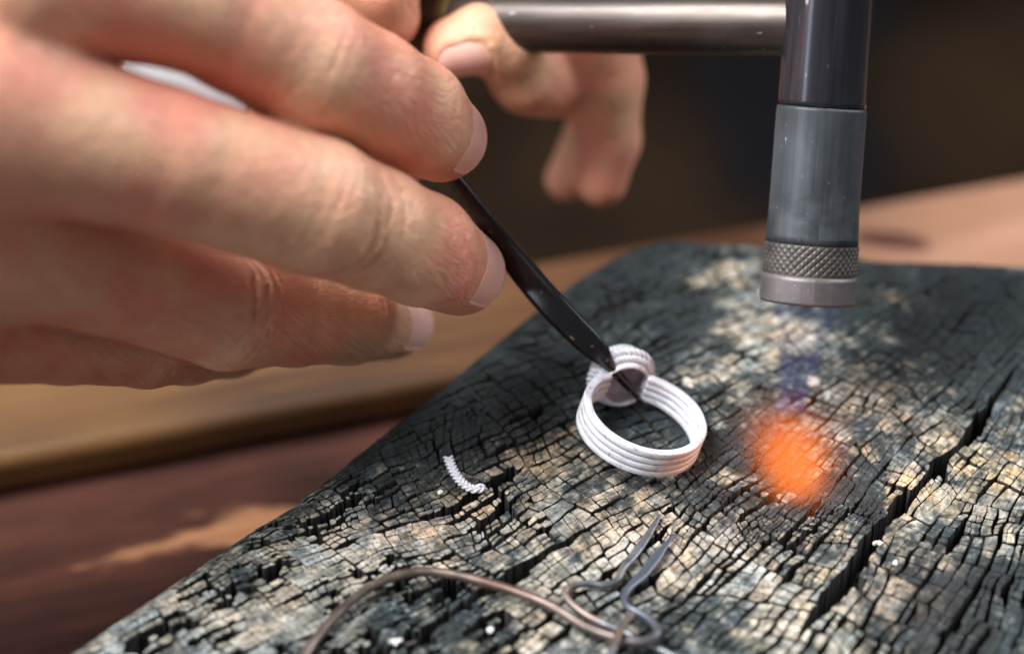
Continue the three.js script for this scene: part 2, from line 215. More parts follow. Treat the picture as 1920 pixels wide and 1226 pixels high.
    const sz = Math.sqrt(Math.abs(area)), sunk = R() < 0.02 ? 0.3 + R() * 0.5 : 0, G = c.grp, lift = topHeight(mx, mz) + G.lift + (R() - 0.6) * 0.08 - sunk, tx = G.tx + (R() - 0.5) * 0.03, tz = G.tz + (R() - 0.5) * 0.03, bev = Math.min(0.08, sz * 0.05), tone = G.tone * (0.9 + 0.2 * R()), warm = G.warm + (R() - 0.5) * 0.05;
    const N = poly.length, pos = [], uv = [], col = [], idx = [], H = (x, z) => lift + (topHeight(x, z) - topHeight(mx, mz)) + (x - mx) * tx + (z - mz) * tz + 0.09 * noise2(x / 0.5, z / 0.5, 90);
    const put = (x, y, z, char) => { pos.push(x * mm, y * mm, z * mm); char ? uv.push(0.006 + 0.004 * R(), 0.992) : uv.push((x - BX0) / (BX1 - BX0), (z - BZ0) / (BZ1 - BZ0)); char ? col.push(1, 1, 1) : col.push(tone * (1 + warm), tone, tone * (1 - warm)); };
    const ring = (k, y, char) => poly.forEach(([x, z]) => { const X = lerp(x, mx, k), Z = lerp(z, mz, k); put(X, H(X, Z) + y, Z, char); });
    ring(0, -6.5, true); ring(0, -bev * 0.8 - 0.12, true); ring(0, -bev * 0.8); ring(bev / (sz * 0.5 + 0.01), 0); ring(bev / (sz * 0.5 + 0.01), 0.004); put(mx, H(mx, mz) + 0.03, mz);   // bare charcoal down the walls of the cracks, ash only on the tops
    for (let r = 0; r < 3; r++) for (let i = 0; i < N; i++) { const j = (i + 1) % N, a = r * N + i, b = r * N + j; idx.push(a, b, b + N, a, b + N, a + N); }
    for (let i = 0; i < N; i++) idx.push(4 * N + i, 4 * N + (i + 1) % N, 5 * N);
    const g = new THREE.BufferGeometry(); g.setAttribute('position', new THREE.Float32BufferAttribute(pos, 3)); g.setAttribute('uv', new THREE.Float32BufferAttribute(uv, 2)); g.setAttribute('color', new THREE.Float32BufferAttribute(col, 3)); g.setIndex(idx); g.computeVertexNormals();
    return { g, area: Math.abs(area), mx, mz };
  }
  const made = cells.map(cellGeo).filter(Boolean), V = new THREE.Vector3();
  for (const c of made) { V.set(c.mx * mm, 0, c.mz * mm).project(camera); c.show = Math.abs(V.x) < 0.98 && Math.abs(V.y) < 0.97 ? c.area : 0; }
  made.sort((a, b) => b.show - a.show);
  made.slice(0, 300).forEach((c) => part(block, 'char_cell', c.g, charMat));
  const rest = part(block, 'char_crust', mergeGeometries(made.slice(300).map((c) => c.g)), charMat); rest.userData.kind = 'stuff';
  console.log('cells', made.length, 'outline', JSON.stringify([u0, u1, v0, v1].map((k) => +k.toFixed(1))));
  const s = new THREE.Shape(); OUT.forEach(([x, z], i) => { const k = [x * mm, -z * mm]; i ? s.lineTo(...k) : s.moveTo(...k); });
  const core = new THREE.ExtrudeGeometry(s, { depth: 0.0212, bevelEnabled: true, bevelThickness: 0.0028, bevelSize: 0.0028, bevelOffset: -0.0032, bevelSegments: 4, curveSegments: 4 }); core.rotateX(-Math.PI / 2); core.translate(0, TOP + 0.0029, 0); { const p = core.attributes.position, uv = core.attributes.uv; for (let i = 0; i < p.count; i++) uv.setXY(i, (p.getX(i) * 1000 - BX0) / (BX1 - BX0), (p.getZ(i) * 1000 - BZ0) / (BZ1 - BZ0)); }
  part(block, 'core', core, charMat);
}


const groundAt = (px, py, h) => { const p = plane(px, py), y = topHeight(p.x * 1000, p.z * 1000) * mm + h * mm; return plane(px, py, y); };

// ------------------------------------------------------------------ silver ring
{
  const ring = thing('silver_ring', 'matt white silver ring with ridged band and round empty setting, lying on the charred block', 'ring');
  const speck = dataTex(1024, 128, (u, v) => { const n = fbm2(u * 160, v * 20, 3, 500), m = fbm2(u * 26, v * 5, 3, 520); let c = mix3([0.79, 0.79, 0.85], [0.58, 0.575, 0.64], clamp(0.35 + m)); c = mix3(c, [0.6, 0.5, 0.36], 0.6 * sstep(0.42, 0.56, n + m * 0.25)); return mix3(c, [0.1, 0.09, 0.1], sstep(0.56, 0.64, n + m * 0.2)); });
  const silver = new THREE.MeshPhysicalMaterial({ map: speck, roughness: 0.45, metalness: 0.15 });
  const cup = std(0.95, 0.76, 0.76, 0.42, 0.25, { map: speck });  // seat plate tinted pink: a coppery reflection put into the colour
  const RO = 9.85, TH = 1.35, W = 1.2, NW = 4;
  // one round-edged wire of the band: cross-section swept round the axis (local y), open where the setting sits (local +x)
  function bandWire(yc, open) {
    const NA = 150, NS = 18, pos = [], uv = [], idx = [], a0 = open, a1 = 2 * Math.PI - open;
    for (let i = 0; i <= NA; i++) {
      const a = lerp(a0, a1, i / NA), wob = 0.05 * noise2(a * 3, yc, 601);
      for (let j = 0; j <= NS; j++) { const b = j / NS * 2 * Math.PI, c = Math.cos(b), s = Math.sin(b), e = 0.6, dx = Math.sign(c) * Math.pow(Math.abs(c), e) * TH / 2, dy = Math.sign(s) * Math.pow(Math.abs(s), e) * W * 0.468, r = RO - TH / 2 + dx + wob; pos.push(r * Math.cos(a), yc + dy + wob, r * Math.sin(a)); uv.push(i / NA, j / NS + yc * 0.17); }
    }
    for (let i = 0; i < NA; i++) for (let j = 0; j < NS; j++) { const p = i * (NS + 1) + j, q = p + NS + 1; idx.push(p, p + 1, q, q, p + 1, q + 1); }
    for (const i of [0, NA]) { const c = pos.length / 3, a = i ? a1 : a0; pos.push((RO - TH / 2) * Math.cos(a), yc, (RO - TH / 2) * Math.sin(a)); uv.push(0, 0); for (let j = 0; j < NS; j++) { const p = i * (NS + 1) + j; i ? idx.push(c, p, p + 1) : idx.push(c, p + 1, p); } }
    const g = new THREE.BufferGeometry(); g.setAttribute('position', new THREE.Float32BufferAttribute(pos, 3)); g.setAttribute('uv', new THREE.Float32BufferAttribute(uv, 2)); g.setIndex(idx); g.computeVertexNormals(); return g;
  }
  const band = new THREE.Group(); band.name = 'band'; ring.add(band);
  for (let k = 0; k < NW; k++) part(band, 'band_wire', bandWire((k - (NW - 1) / 2) * W, 0.36), silver);
  const setting = new THREE.Group(); setting.name = 'setting'; ring.add(setting);
  const lathe = (pts, n = 72) => { const g = new THREE.LatheGeometry(pts.map(([r, y]) => new THREE.Vector2(r, y)), n); g.rotateZ(-Math.PI / 2); return g; };   // lathe axis becomes local +x
  part(setting, 'bezel_tube', lathe([[3.5, 8.7], [3.8, 8.4], [4.1, 8.55], [4.2, 9.0], [4.2, 10.4], [4.25, 11.4], [4.45, 13.0], [4.4, 13.5], [4.1, 13.6], [3.9, 13.0], [3.7, 11.3], [3.65, 9.6], [3.5, 8.7]]), silver);
  part(setting, 'seat_plate', lathe([[0.8, 11.9], [0.8, 11.5], [2.4, 11.2], [3.72, 10.7], [3.75, 11.3], [2.4, 11.8], [0.8, 11.9]]), cup);
  function rope(R, x, r, turns, phase) { const p = []; const n = turns * 8; for (let i = 0; i <= n; i++) { const a = i / n * 2 * Math.PI, t = i / 8 * 2 * Math.PI + phase; p.push(new THREE.Vector3(x + r * 0.8 * Math.cos(t), (R + r * 0.8 * Math.sin(t)) * Math.cos(a), (R + r * 0.8 * Math.sin(t)) * Math.sin(a))); } return sweep(p, () => r * 0.78, n * 2, 7); }
  part(setting, 'twisted_wire', mergeGeometries([rope(4.75, 11.1, 0.55, 17, 0), rope(4.75, 11.1, 0.55, 17, Math.PI)]), silver);
  part(setting, 'twisted_wire', mergeGeometries([rope(4.5, 9.9, 0.38, 24, 0), rope(4.5, 9.9, 0.38, 24, Math.PI)]), silver);
  for (const s of [-1, 1]) {   // cast shoulders that join the band's ends to the setting, with small grains
    const R = rng(40 + s), g = [new THREE.SphereGeometry(1.3, 18, 14).scale(0.75, 1.35, 0.8).translate(9.2, 0, s * 3.9)];
    for (let k = 0; k < 9; k++) g.push(new THREE.SphereGeometry(0.32 + 0.2 * R(), 10, 8).translate(9.3 + R() * 1.0, (R() - 0.5) * 4.2, s * (4.0 + R() * 0.7)));
    part(setting, 'shoulder', mergeGeometries(g), silver);
  }
  const cam = (x, y, z) => rgt.clone().multiplyScalar(x).addScaledVector(upv, y).addScaledVector(fwd, -z);
  const n = cam(0.27, 0.77, 0.575).normalize(), d = cam(-0.25, 0.646, -0.72); d.addScaledVector(n, -d.dot(n)).normalize();
  const m4 = new THREE.Matrix4().makeBasis(d, n, new THREE.Vector3().crossVectors(d, n)); m4.scale(new THREE.Vector3(mm, mm, mm));
  ring.updateMatrixWorld(true);
  let low = 1e9; const v = new THREE.Vector3();
  ring.traverse((o) => { if (o.isMesh) { const p = o.geometry.attributes.position; for (let i = 0; i < p.count; i += 3) low = Math.min(low, v.fromBufferAttribute(p, i).applyMatrix4(m4).y); } });
  const c = plane(1203, 793, -low - 0.0003); m4.setPosition(c); ring.applyMatrix4(m4);
}

// ------------------------------------------------------------------ tweezers
const loc3 = (px, py, z) => at(px, py, z);
{
  const tw = thing('tweezers', 'black coated pointed tweezers held in the fingers, tip inside the ring', 'tweezers');
  const tex = dataTex(256, 512, (u, v) => { const n = fbm2(u * 20, v * 60, 3, 700), k = noise2(u * 90, v * 200, 705); let c = [0.006, 0.0055, 0.007]; c = mix3(c, [0.35, 0.24, 0.16], 0.7 * sstep(0.62, 0.72, n + 0.3 * (v < 0.22 ? 1 : 0))); return mix3(c, [0.5, 0.45, 0.4], sstep(0.97, 0.995, k)); });
  const black = new THREE.MeshPhysicalMaterial({ map: tex, roughness: 0.22, metalness: 0.0 });
  const P = [[1208, 758, 402.3, 0.35], [1178, 724, 400, 0.6], [1146, 688, 397.6, 0.8], [1126, 664, 396.6, 1.7], [1096, 634, 396.2, 2.2], [1040, 577, 396.6, 2.35], [982, 510, 398, 2.25], [910, 416, 400, 1.8], [855, 340, 401, 1.3], [780, 240, 401.5, 1.5], [600, 0, 399, 2.4], [430, -230, 396, 3.2], [330, -370, 394, 3.4]];
  for (const s of [0, 1]) {
    const pts = P.map(([x, y, z], i) => loc3(x, y, z + s * (0.5 + 0.5 * Math.min(i, 9)))), curve = new THREE.CatmullRomCurve3(pts, false, 'centripetal'), n = 120, sides = 20, pos = [], uv = [], idx = [];
    const lens = curve.getLengths(200), T0 = P.map((_, i) => i / (P.length - 1));
    for (let i = 0; i <= n; i++) {
      const t = i / n, p = curve.getPoint(t), T = curve.getTangent(t), k = t * (P.length - 1), a = Math.min(P.length - 2, Math.floor(k)), hw = lerp(P[a][3], P[a + 1][3], k - a), ht = 0.45 + 0.55 * sstep(0, 0.25, t);
      const view = fwd.clone().negate().addScaledVector(rgt, -0.38).addScaledVector(upv, -0.3).normalize(), B = new THREE.Vector3().crossVectors(T, view).normalize(), N = new THREE.Vector3().crossVectors(B, T).normalize();
      for (let j = 0; j <= sides; j++) { const q = j / sides * 2 * Math.PI, c = Math.cos(q), w = Math.sin(q), e = 0.68; p.clone().addScaledVector(B, Math.sign(c) * Math.pow(Math.abs(c), e) * hw * mm).addScaledVector(N, Math.sign(w) * Math.pow(Math.abs(w), e) * ht * mm).toArray(pos, pos.length); uv.push(j / sides, t); }
    }
    for (let i = 0; i < n; i++) for (let j = 0; j < sides; j++) { const p = i * (sides + 1) + j, q = p + sides + 1; idx.push(p, p + 1, q, q, p + 1, q + 1); }
    const c0 = pos.length / 3; pts[0].toArray(pos, pos.length); uv.push(0, 0); for (let j = 0; j < sides; j++) idx.push(c0, j, j + 1);
    const g = new THREE.BufferGeometry(); g.setAttribute('position', new THREE.Float32BufferAttribute(pos, 3)); g.setAttribute('uv', new THREE.Float32BufferAttribute(uv, 2)); g.setIndex(idx); g.computeVertexNormals();
    part(tw, 'arm', g, black);
  }
}

// ------------------------------------------------------------------ gas torch and its flame
const nozzleEnd = at(1514, 566, 398), nozzleUp = at(1557, 0, 392.5);
{
  const torch = thing('gas_torch', 'metal gas torch with knurled nozzle pointing down at the block', 'torch');
  const axis = nozzleUp.clone().sub(nozzleEnd).normalize(), q = new THREE.Quaternion().setFromUnitVectors(new THREE.Vector3(0, 1, 0), axis);
  const dust = (seed, base, pale, amount) => dataTex(512, 512, (u, v) => { const a = fbm2(u * 8, v * 8, 4, seed), b = noise2(u * 150, v * 150, seed + 9), c = fbm2(u * 46, v * 46, 2, seed + 20), s = fbm2(u * 90, v * 6, 2, seed + 33); let k = mix3(base, pale, clamp(amount + a * 0.5 + s * 0.15)); k = mix3(k, [0.4, 0.38, 0.36], 0.35 * sstep(0.92, 0.99, b)); return mix3(k, [0.62, 0.6, 0.58], 0.6 * sstep(0.76, 0.82, c)); });
  const sleeveMat = new THREE.MeshPhysicalMaterial({ map: dust(800, [0.022, 0.026, 0.031], [0.12, 0.135, 0.15], 0.4), roughness: 0.55, metalness: 0.4 });
  const tubeMat = new THREE.MeshPhysicalMaterial({ map: dust(830, [0.02, 0.021, 0.026], [0.07, 0.07, 0.085], 0.25), roughness: 0.2, metalness: 0.55 });
  const rimMat = new THREE.MeshPhysicalMaterial({ map: dust(850, [0.085, 0.075, 0.077], [0.22, 0.195, 0.2], 0.5), roughness: 0.5, metalness: 0.45 });
  const pipeMat = new THREE.MeshPhysicalMaterial({ map: dust(870, [0.055, 0.042, 0.034], [0.15, 0.13, 0.12], 0.35), roughness: 0.34, metalness: 0.8 });
  const brass = std(0.11, 0.075, 0.025, 0.5, 0.7);
  const lathe = (pts, seg = 96) => { const g = new THREE.LatheGeometry(pts.map(([r, y]) => new THREE.Vector2(r * mm, y * mm)), seg); g.applyQuaternion(q); g.translate(nozzleEnd.x, nozzleEnd.y, nozzleEnd.z); return g; };
  part(torch, 'nozzle_tube', lathe([[6.0, 26], [6.0, 30.2], [6.75, 30.2], [6.8, 31], [6.85, 75], [6.6, 76], [0.01, 76]]), tubeMat);
  part(torch, 'sleeve', lathe([[5.9, 9.2], [7.2, 9.2], [7.12, 10.4], [6.98, 13.5], [6.92, 17], [6.9, 29.6], [6.7, 30.1], [6.1, 30.1], [5.95, 28], [5.9, 9.2]]), sleeveMat);
  { // knurled band: a diamond pattern cut into the ring
    const NA = 288, NH = 30, pos = [], uv = [], idx = [];
    for (let i = 0; i <= NH; i++) for (let j = 0; j <= NA; j++) { const y = 4.4 + i / NH * 4.8, a = j / NA * 2 * Math.PI, s = a * 7.3, p = 0.62, tri = (x) => Math.abs(((x % 1) + 1) % 1 - 0.5) * 2, n = 74, k1 = tri(j / NA * n / 2 + y / p / 2), k2 = tri(j / NA * n / 2 - y / p / 2), edge = sstep(0, 0.08, i / NH) * (1 - sstep(0.92, 1, i / NH)), r = 7.15 + 0.2 * edge * Math.min(1, Math.min(k1, k2) * 1.8) + 0.06 * (1 - edge); pos.push(r * Math.cos(a) * mm, y * mm, r * Math.sin(a) * mm); uv.push(j / NA * 2, i / NH * 0.3); }
    for (let i = 0; i < NH; i++) for (let j = 0; j < NA; j++) { const a = i * (NA + 1) + j, b = a + NA + 1; idx.push(a, b, a + 1, b, b + 1, a + 1); }
    const g = new THREE.BufferGeometry(); g.setAttribute('position', new THREE.Float32BufferAttribute(pos, 3)); g.setAttribute('uv', new THREE.Float32BufferAttribute(uv, 2)); g.setIndex(idx); g.computeVertexNormals(); g.applyQuaternion(q); g.translate(nozzleEnd.x, nozzleEnd.y, nozzleEnd.z);
    part(torch, 'knurled_band', g, new THREE.MeshPhysicalMaterial({ map: dust(860, [0.045, 0.041, 0.039], [0.15, 0.135, 0.122], 0.45), roughness: 0.5, metalness: 0.4 }));
  }
  part(torch, 'mouth_ring', lathe([[6.3, 4.4], [7.3, 4.4], [7.36, 3.6], [7.4, 0.5], [7.25, 0], [6.5, 0], [6.3, 0.4], [6.3, 4.4]]), rimMat);
  part(torch, 'gas_pipe', sweep([at(1520, 44, 395), at(1300, 43, 403), at(1100, 42, 412), at(920, 40, 421), at(740, 36, 430), at(520, 20, 441)], () => 5.0 * mm, 60, 40), pipeMat);
  part(torch, 'brass_collar', sweep([at(868, 42, 424), at(850, 41, 425), at(815, 40, 427), at(790, 39, 428)], (t) => (5.4 + 0.15 * Math.sin(t * 9)) * mm, 30, 40), brass);

  const flame = thing('torch_flame', 'orange glowing flame tip under the torch nozzle, with faint blue cone above', 'flame');
  const R = rng(909);
  function motes(n, place, size) { const pos = new Float32Array(n * 9), p = new THREE.Vector3(), a = new THREE.Vector3(); for (let i = 0; i < n; i++) { place(p); for (let k = 0; k < 3; k++) { a.set(gauss(R), gauss(R), gauss(R)).normalize().multiplyScalar(size); pos[i * 9 + k * 3] = p.x + a.x; pos[i * 9 + k * 3 + 1] = p.y + a.y; pos[i * 9 + k * 3 + 2] = p.z + a.z; } } const g = new THREE.BufferGeometry(); g.setAttribute('position', new THREE.BufferAttribute(pos, 3)); g.computeVertexNormals(); return g; }
  const halton = (i, b) => { let f = 1, r = 0; while (i > 0) { f /= b; r += f * (i % b); i = Math.floor(i / b); } return r; }; let hn = 0;
  const tipC = at(1487, 862, 386), down = nozzleEnd.clone().sub(nozzleUp).normalize(), sideA = rgt.clone().addScaledVector(down, -rgt.dot(down)).normalize(), sideB = new THREE.Vector3().crossVectors(down, sideA);
  // incandescent soot: countless tiny glowing grains, densest in the middle
  const soot = motes(300000, (p) => { hn++; const m = Math.sqrt(-2 * Math.log(halton(hn, 2) + 1e-7)), a = 6.2831853 * halton(hn, 3), l = m * Math.cos(a) * 3.7 * mm, w = 2.8 * mm * (1 - 0.28 * clamp(l / 0.008, -1, 1)); p.copy(tipC).addScaledVector(down, l).addScaledVector(sideA, m * Math.sin(a) * w + 0.18 * l).addScaledVector(sideB, Math.sqrt(-2 * Math.log(halton(hn, 5) + 1e-7)) * Math.cos(6.2831853 * halton(hn, 7)) * w * 0.6); }, 0.036 * mm);
  const sm = part(flame, 'glowing_soot', soot, std(0.02, 0.01, 0.005, 1, 0, { emissive: new THREE.Color().setRGB(0.92, 0.175, 0.013), emissiveIntensity: 1.0 })); sm.userData.kind = 'stuff';
  const blueEnd = at(1483, 775, 389), cone = motes(110000, (p) => { hn++; const t = Math.pow(halton(hn, 2), 0.9), a = halton(hn, 3) * 2 * Math.PI, w = mm * lerp(5.2, 1.7, Math.pow(t, 0.7)) * (0.7 + 0.36 * halton(hn, 5)); p.copy(nozzleEnd).lerp(blueEnd, t).addScaledVector(sideA, Math.cos(a) * w + gauss(R) * 0.0003).addScaledVector(sideB, Math.sin(a) * w + gauss(R) * 0.0003); }, 0.036 * mm);
  const bm = part(flame, 'blue_cone', cone, std(0.01, 0.01, 0.02, 1, 0, { emissive: new THREE.Color().setRGB(0.006, 0.014, 0.095), emissiveIntensity: 1.0 })); bm.userData.kind = 'stuff';
  const glow = new THREE.PointLight(new THREE.Color().setRGB(1, 0.33, 0.06), 0.00035); glow.name = 'flame_light'; glow.position.copy(tipC); glow.castShadow = true; glow.shadow.radius = 0.2; flame.add(glow);
}

// ------------------------------------------------------------------ bent wires, twisted silver, crumbs on the block
{
  const crop = (l) => l.map(([x, y, h]) => groundAt(540 + x / 2.526, 940 + y / 2.526, h));
  const rust = dataTex(64, 1024, (u, v) => { const n = fbm2(u * 4, v * 40, 4, 1000), m = fbm2(u * 2 + 5, v * 9, 3, 1010); let c = mix3([0.08, 0.06, 0.05], [0.22, 0.17, 0.145], clamp(0.5 + n)); c = mix3(c, [0.2, 0.055, 0.035], clamp(0.2 + m * 0.9) * 0.8 * sstep(0.1, 0.2, v) * (1 - sstep(0.45, 0.6, v))); return mix3(c, [0.1, 0.12, 0.15], sstep(0.6, 0.78, v)); });
  const steelA = new THREE.MeshPhysicalMaterial({ map: rust, roughness: 0.36, metalness: 0.5 });
  const steelB = new THREE.MeshPhysicalMaterial({ map: dataTex(64, 512, (u, v) => { const n = fbm2(u * 4, v * 30, 4, 1100); return mix3(mix3([0.08, 0.09, 0.11], [0.2, 0.21, 0.225], clamp(0.5 + n)), [0.3, 0.2, 0.15], sstep(0.42, 0.5, v) * (1 - sstep(0.62, 0.7, v)) * 0.7); }), roughness: 0.36, metalness: 0.5 });
  const Y = new THREE.Vector3(0, 1, 0);
  single('bent_wire', sweep(crop([[20, 860, 1.2], [60, 770, 1.2], [110, 680, 1.2], [190, 580, 1.4], [300, 470, 1.8], [450, 375, 2.4], [620, 335, 2.6], [750, 342, 2.6], [900, 376, 2.4], [1050, 420, 2.0], [1200, 475, 1.8], [1300, 525, 1.8], [1400, 590, 1.8], [1530, 640, 2.2], [1650, 668, 2.4], [1722, 655, 2.4], [1752, 618, 2.3], [1728, 575, 2.2], [1668, 530, 2.0], [1612, 500, 1.8], [1592, 462, 1.6], [1618, 410, 1.4], [1680, 345, 1.2], [1740, 270, 1.1], [1790, 205, 1.1], [1832, 155, 1.0]]), (t) => 0.86 * (t > 0.82 ? lerp(0.66, 0.72, sstep(0.82, 0.9, t)) * lerp(1, 0.4, sstep(0.93, 1, t)) : lerp(0.85, 0.66, sstep(0.6, 0.8, t))) * mm, 220, 16, { dir: Y, amount: (t) => 0.5 * sstep(0.83, 0.9, t) }), steelA, 'long arching brown wire on the block, hooked back to a flat pointed end', 'wire', 'bent wires on the block');
  single('bent_wire', sweep(crop([[1762, 65, 0.9], [1705, 160, 0.9], [1645, 245, 0.9], [1592, 310, 1], [1562, 372, 1], [1500, 396, 1.1], [1420, 390, 1.1], [1350, 400, 1.1], [1312, 428, 1.1], [1328, 468, 1.0], [1400, 530, 0.9], [1500, 582, 0.8], [1600, 622, 0.7], [1700, 672, 0.7], [1810, 725, 0.8], [1950, 800, 0.8]]), (t) => 0.86 * (t < 0.3 ? lerp(0.3, 0.6, sstep(0, 0.15, t)) : 0.6) * mm, 160, 16, { dir: Y, amount: (t) => 0.45 * (1 - sstep(0.2, 0.3, t)) }), steelB, 'blue-grey steel wire with a tight bend and dark flattened point, under the arching wire', 'wire', 'bent wires on the block');
  single('bent_wire', sweep(crop([[1630, 535, 3.4], [1590, 585, 4.0], [1555, 650, 4.3], [1530, 730, 4.0], [1505, 830, 3]]), () => 0.6 * mm, 50, 14), steelA, 'short wire end crossing over the hook of the arching wire', 'wire', 'bent wires on the block');

  // offcut of braided silver
  const silver = std(0.84, 0.82, 0.88, 0.42, 0.25), braid = thing('twisted_silver_offcut', 'small curved offcut of braided silver wire near the block edge', 'silver wire');
  const mid = new THREE.CatmullRomCurve3([[840, 857], [846, 874], [856, 892], [869, 907], [884, 916], [896, 917], [907, 911]].map(([x, y]) => groundAt(x, y, 0.75)));
  for (const row of [-1, 1]) for (let k = 0; k < 2; k++) {
    const p = [], n = 150; for (let i = 0; i <= n; i++) { const t = i / n, c = mid.getPointAt(t), T = mid.getTangentAt(t), S = new THREE.Vector3().crossVectors(T, Y).normalize(), U = new THREE.Vector3().crossVectors(S, T), w = t * 13 * Math.PI * row + k * Math.PI, r = 0.24 * mm; p.push(c.clone().addScaledVector(S, row * 0.36 * mm + Math.cos(w) * r).addScaledVector(U, Math.sin(w) * r)); }
    part(braid, 'strand', sweep(p, () => 0.235 * mm, 300, 8), silver);
  }
  // pale crumbs of flux and ash
  const R = rng(321), crumbMat = [std(0.78, 0.78, 0.76, 0.7), std(0.6, 0.56, 0.5, 0.8)];
  for (const [px, py, s, m, lab] of [[825, 922, 0.55, 0, 'tiny white crumb on the charred block just below the braided silver offcut'], [1527, 716, 1.0, 1, 'pale crumb on the block beneath the blue part of the flame'], [742, 1203, 0.7, 0, 'white flake on the block under the arching wire'], [921, 1181, 0.4, 0, 'tiny white crumb on the block between arching wire and block edge, lying alone'], [1644, 1019, 0.6, 1, 'grey crumb lying in the widest crack of the block'], [1680, 1056, 0.5, 0, 'tiny white crumb beside the widest crack of the block'], [1290, 716, 1.1, 1, 'tan lump lying against the outside of the ring band']]) {
    const g = new THREE.IcosahedronGeometry(s * mm, 1), p = g.attributes.position; for (let i = 0; i < p.count; i++) { const k = 1 + 0.8 * noise3(p.getX(i) * 1900 + px, p.getY(i) * 1600, p.getZ(i) * 1600); p.setXYZ(i, p.getX(i) * k, p.getY(i) * k * 0.45, p.getZ(i) * k); } g.computeVertexNormals();
    const o = single('crumb', g, crumbMat[m], lab, 'crumb'); o.position.copy(groundAt(px, py, 0.25)); o.rotation.y = R() * 6;
  }
}

// ------------------------------------------------------------------ hands
// bodies: distance to tapered capsules, joined smoothly, meshed by surface nets in the build frame (mm)
function roundCone(ax, ay, az, ra, bx, by, bz, rb) {
  const dx = bx - ax, dy = by - ay, dz = bz - az, l2 = dx * dx + dy * dy + dz * dz, rr = ra - rb, a2 = l2 - rr * rr, il2 = 1 / l2;
  return (x, y, z) => {
    const px = x - ax, py = y - ay, pz = z - az, yy = px * dx + py * dy + pz * dz, zz = yy - l2, ux = px * l2 - dx * yy, uy = py * l2 - dy * yy, uz = pz * l2 - dz * yy, x2 = ux * ux + uy * uy + uz * uz, y2 = yy * yy * l2, z2 = zz * zz * l2, k = Math.sign(rr) * rr * rr * x2;
    if (Math.sign(zz) * a2 * z2 > k) return Math.sqrt(x2 + z2) * il2 - rb;
    if (Math.sign(yy) * a2 * y2 < k) return Math.sqrt(x2 + y2) * il2 - ra;
    return (Math.sqrt(x2 * a2 * il2) + yy * rr) * il2 - ra;
  };
}
const smin = (a, b, k) => { const h = Math.max(k - Math.abs(a - b), 0) / k; return Math.min(a, b) - h * h * k * 0.25; };
const chain = (pts, k = 1.3) => { const c = []; for (let i = 0; i + 1 < pts.length; i++) c.push(roundCone(...pts[i], ...pts[i + 1])); return (x, y, z) => { let d = c[0](x, y, z); for (let i = 1; i < c.length; i++) d = smin(d, c[i](x, y, z), k); return d; }; };
const J = (px, py, z, r) => [...loc(px, py, z), r];
function surfaceNets(f, lo, hi, h) {
  const n = [0, 1, 2].map((k) => Math.ceil((hi[k] - lo[k]) / h / 6) * 6 + 1), [nx, ny, nz] = n, F = new Float32Array(nx * ny * nz).fill(9), id = (i, j, k) => i + nx * (j + ny * k), B = 6, half = h * B * 0.5;
  for (let bk = 0; bk < nz; bk += B) for (let bj = 0; bj < ny; bj += B) for (let bi = 0; bi < nx; bi += B) {
    const d = f(lo[0] + bi * h + half, lo[1] + bj * h + half, lo[2] + bk * h + half), skip = Math.abs(d) > half * 2.6 + 2;
    for (let k = bk; k < Math.min(nz, bk + B); k++) for (let j = bj; j < Math.min(ny, bj + B); j++) for (let i = bi; i < Math.min(nx, bi + B); i++) F[id(i, j, k)] = skip ? d : f(lo[0] + i * h, lo[1] + j * h, lo[2] + k * h);
  }
  const map = new Map(), pos = [], idx = [];
  for (let k = 0; k < nz - 1; k++) for (let j = 0; j < ny - 1; j++) for (let i = 0; i < nx - 1; i++) {
    const c0 = id(i, j, k); let m = 0; const v = [F[c0], F[c0 + 1], F[c0 + nx], F[c0 + nx + 1], F[c0 + nx * ny], F[c0 + nx * ny + 1], F[c0 + nx * ny + nx], F[c0 + nx * ny + nx + 1]];
    for (let t = 0; t < 8; t++) if (v[t] < 0) m |= 1 << t; if (m === 0 || m === 255) continue;
    let sx = 0, sy = 0, sz = 0, c = 0;
    for (const [a, b] of [[0, 1], [2, 3], [4, 5], [6, 7], [0, 2], [1, 3], [4, 6], [5, 7], [0, 4], [1, 5], [2, 6], [3, 7]]) if ((v[a] < 0) !== (v[b] < 0)) { const t = v[a] / (v[a] - v[b]); sx += lerp(a & 1, b & 1, t); sy += lerp((a >> 1) & 1, (b >> 1) & 1, t); sz += lerp(a >> 2, b >> 2, t); c++; }
    map.set(c0, pos.length / 3); pos.push(lo[0] + (i + sx / c) * h, lo[1] + (j + sy / c) * h, lo[2] + (k + sz / c) * h);
  }
  const quad = (a, b, c, d, s) => { const q = [a, b, c, d].map((t) => map.get(t)); if (q.some((t) => t === undefined)) return; s ? idx.push(q[0], q[2], q[1], q[0], q[3], q[2]) : idx.push(q[0], q[1], q[2], q[0], q[2], q[3]); };
  const sX = 1, sY = nx, sZ = nx * ny;
  for (let k = 1; k < nz - 1; k++) for (let j = 1; j < ny - 1; j++) for (let i = 1; i < nx - 1; i++) {
    const c = id(i, j, k), a = F[c] < 0;
    if (a !== F[c + sX] < 0) quad(c, c - sY, c - sY - sZ, c - sZ, !a);
    if (a !== F[c + sY] < 0) quad(c, c - sZ, c - sX - sZ, c - sX, !a);
    if (a !== F[c + sZ] < 0) quad(c, c - sX, c - sX - sY, c - sY, !a);
  }
  return { pos, idx };
}
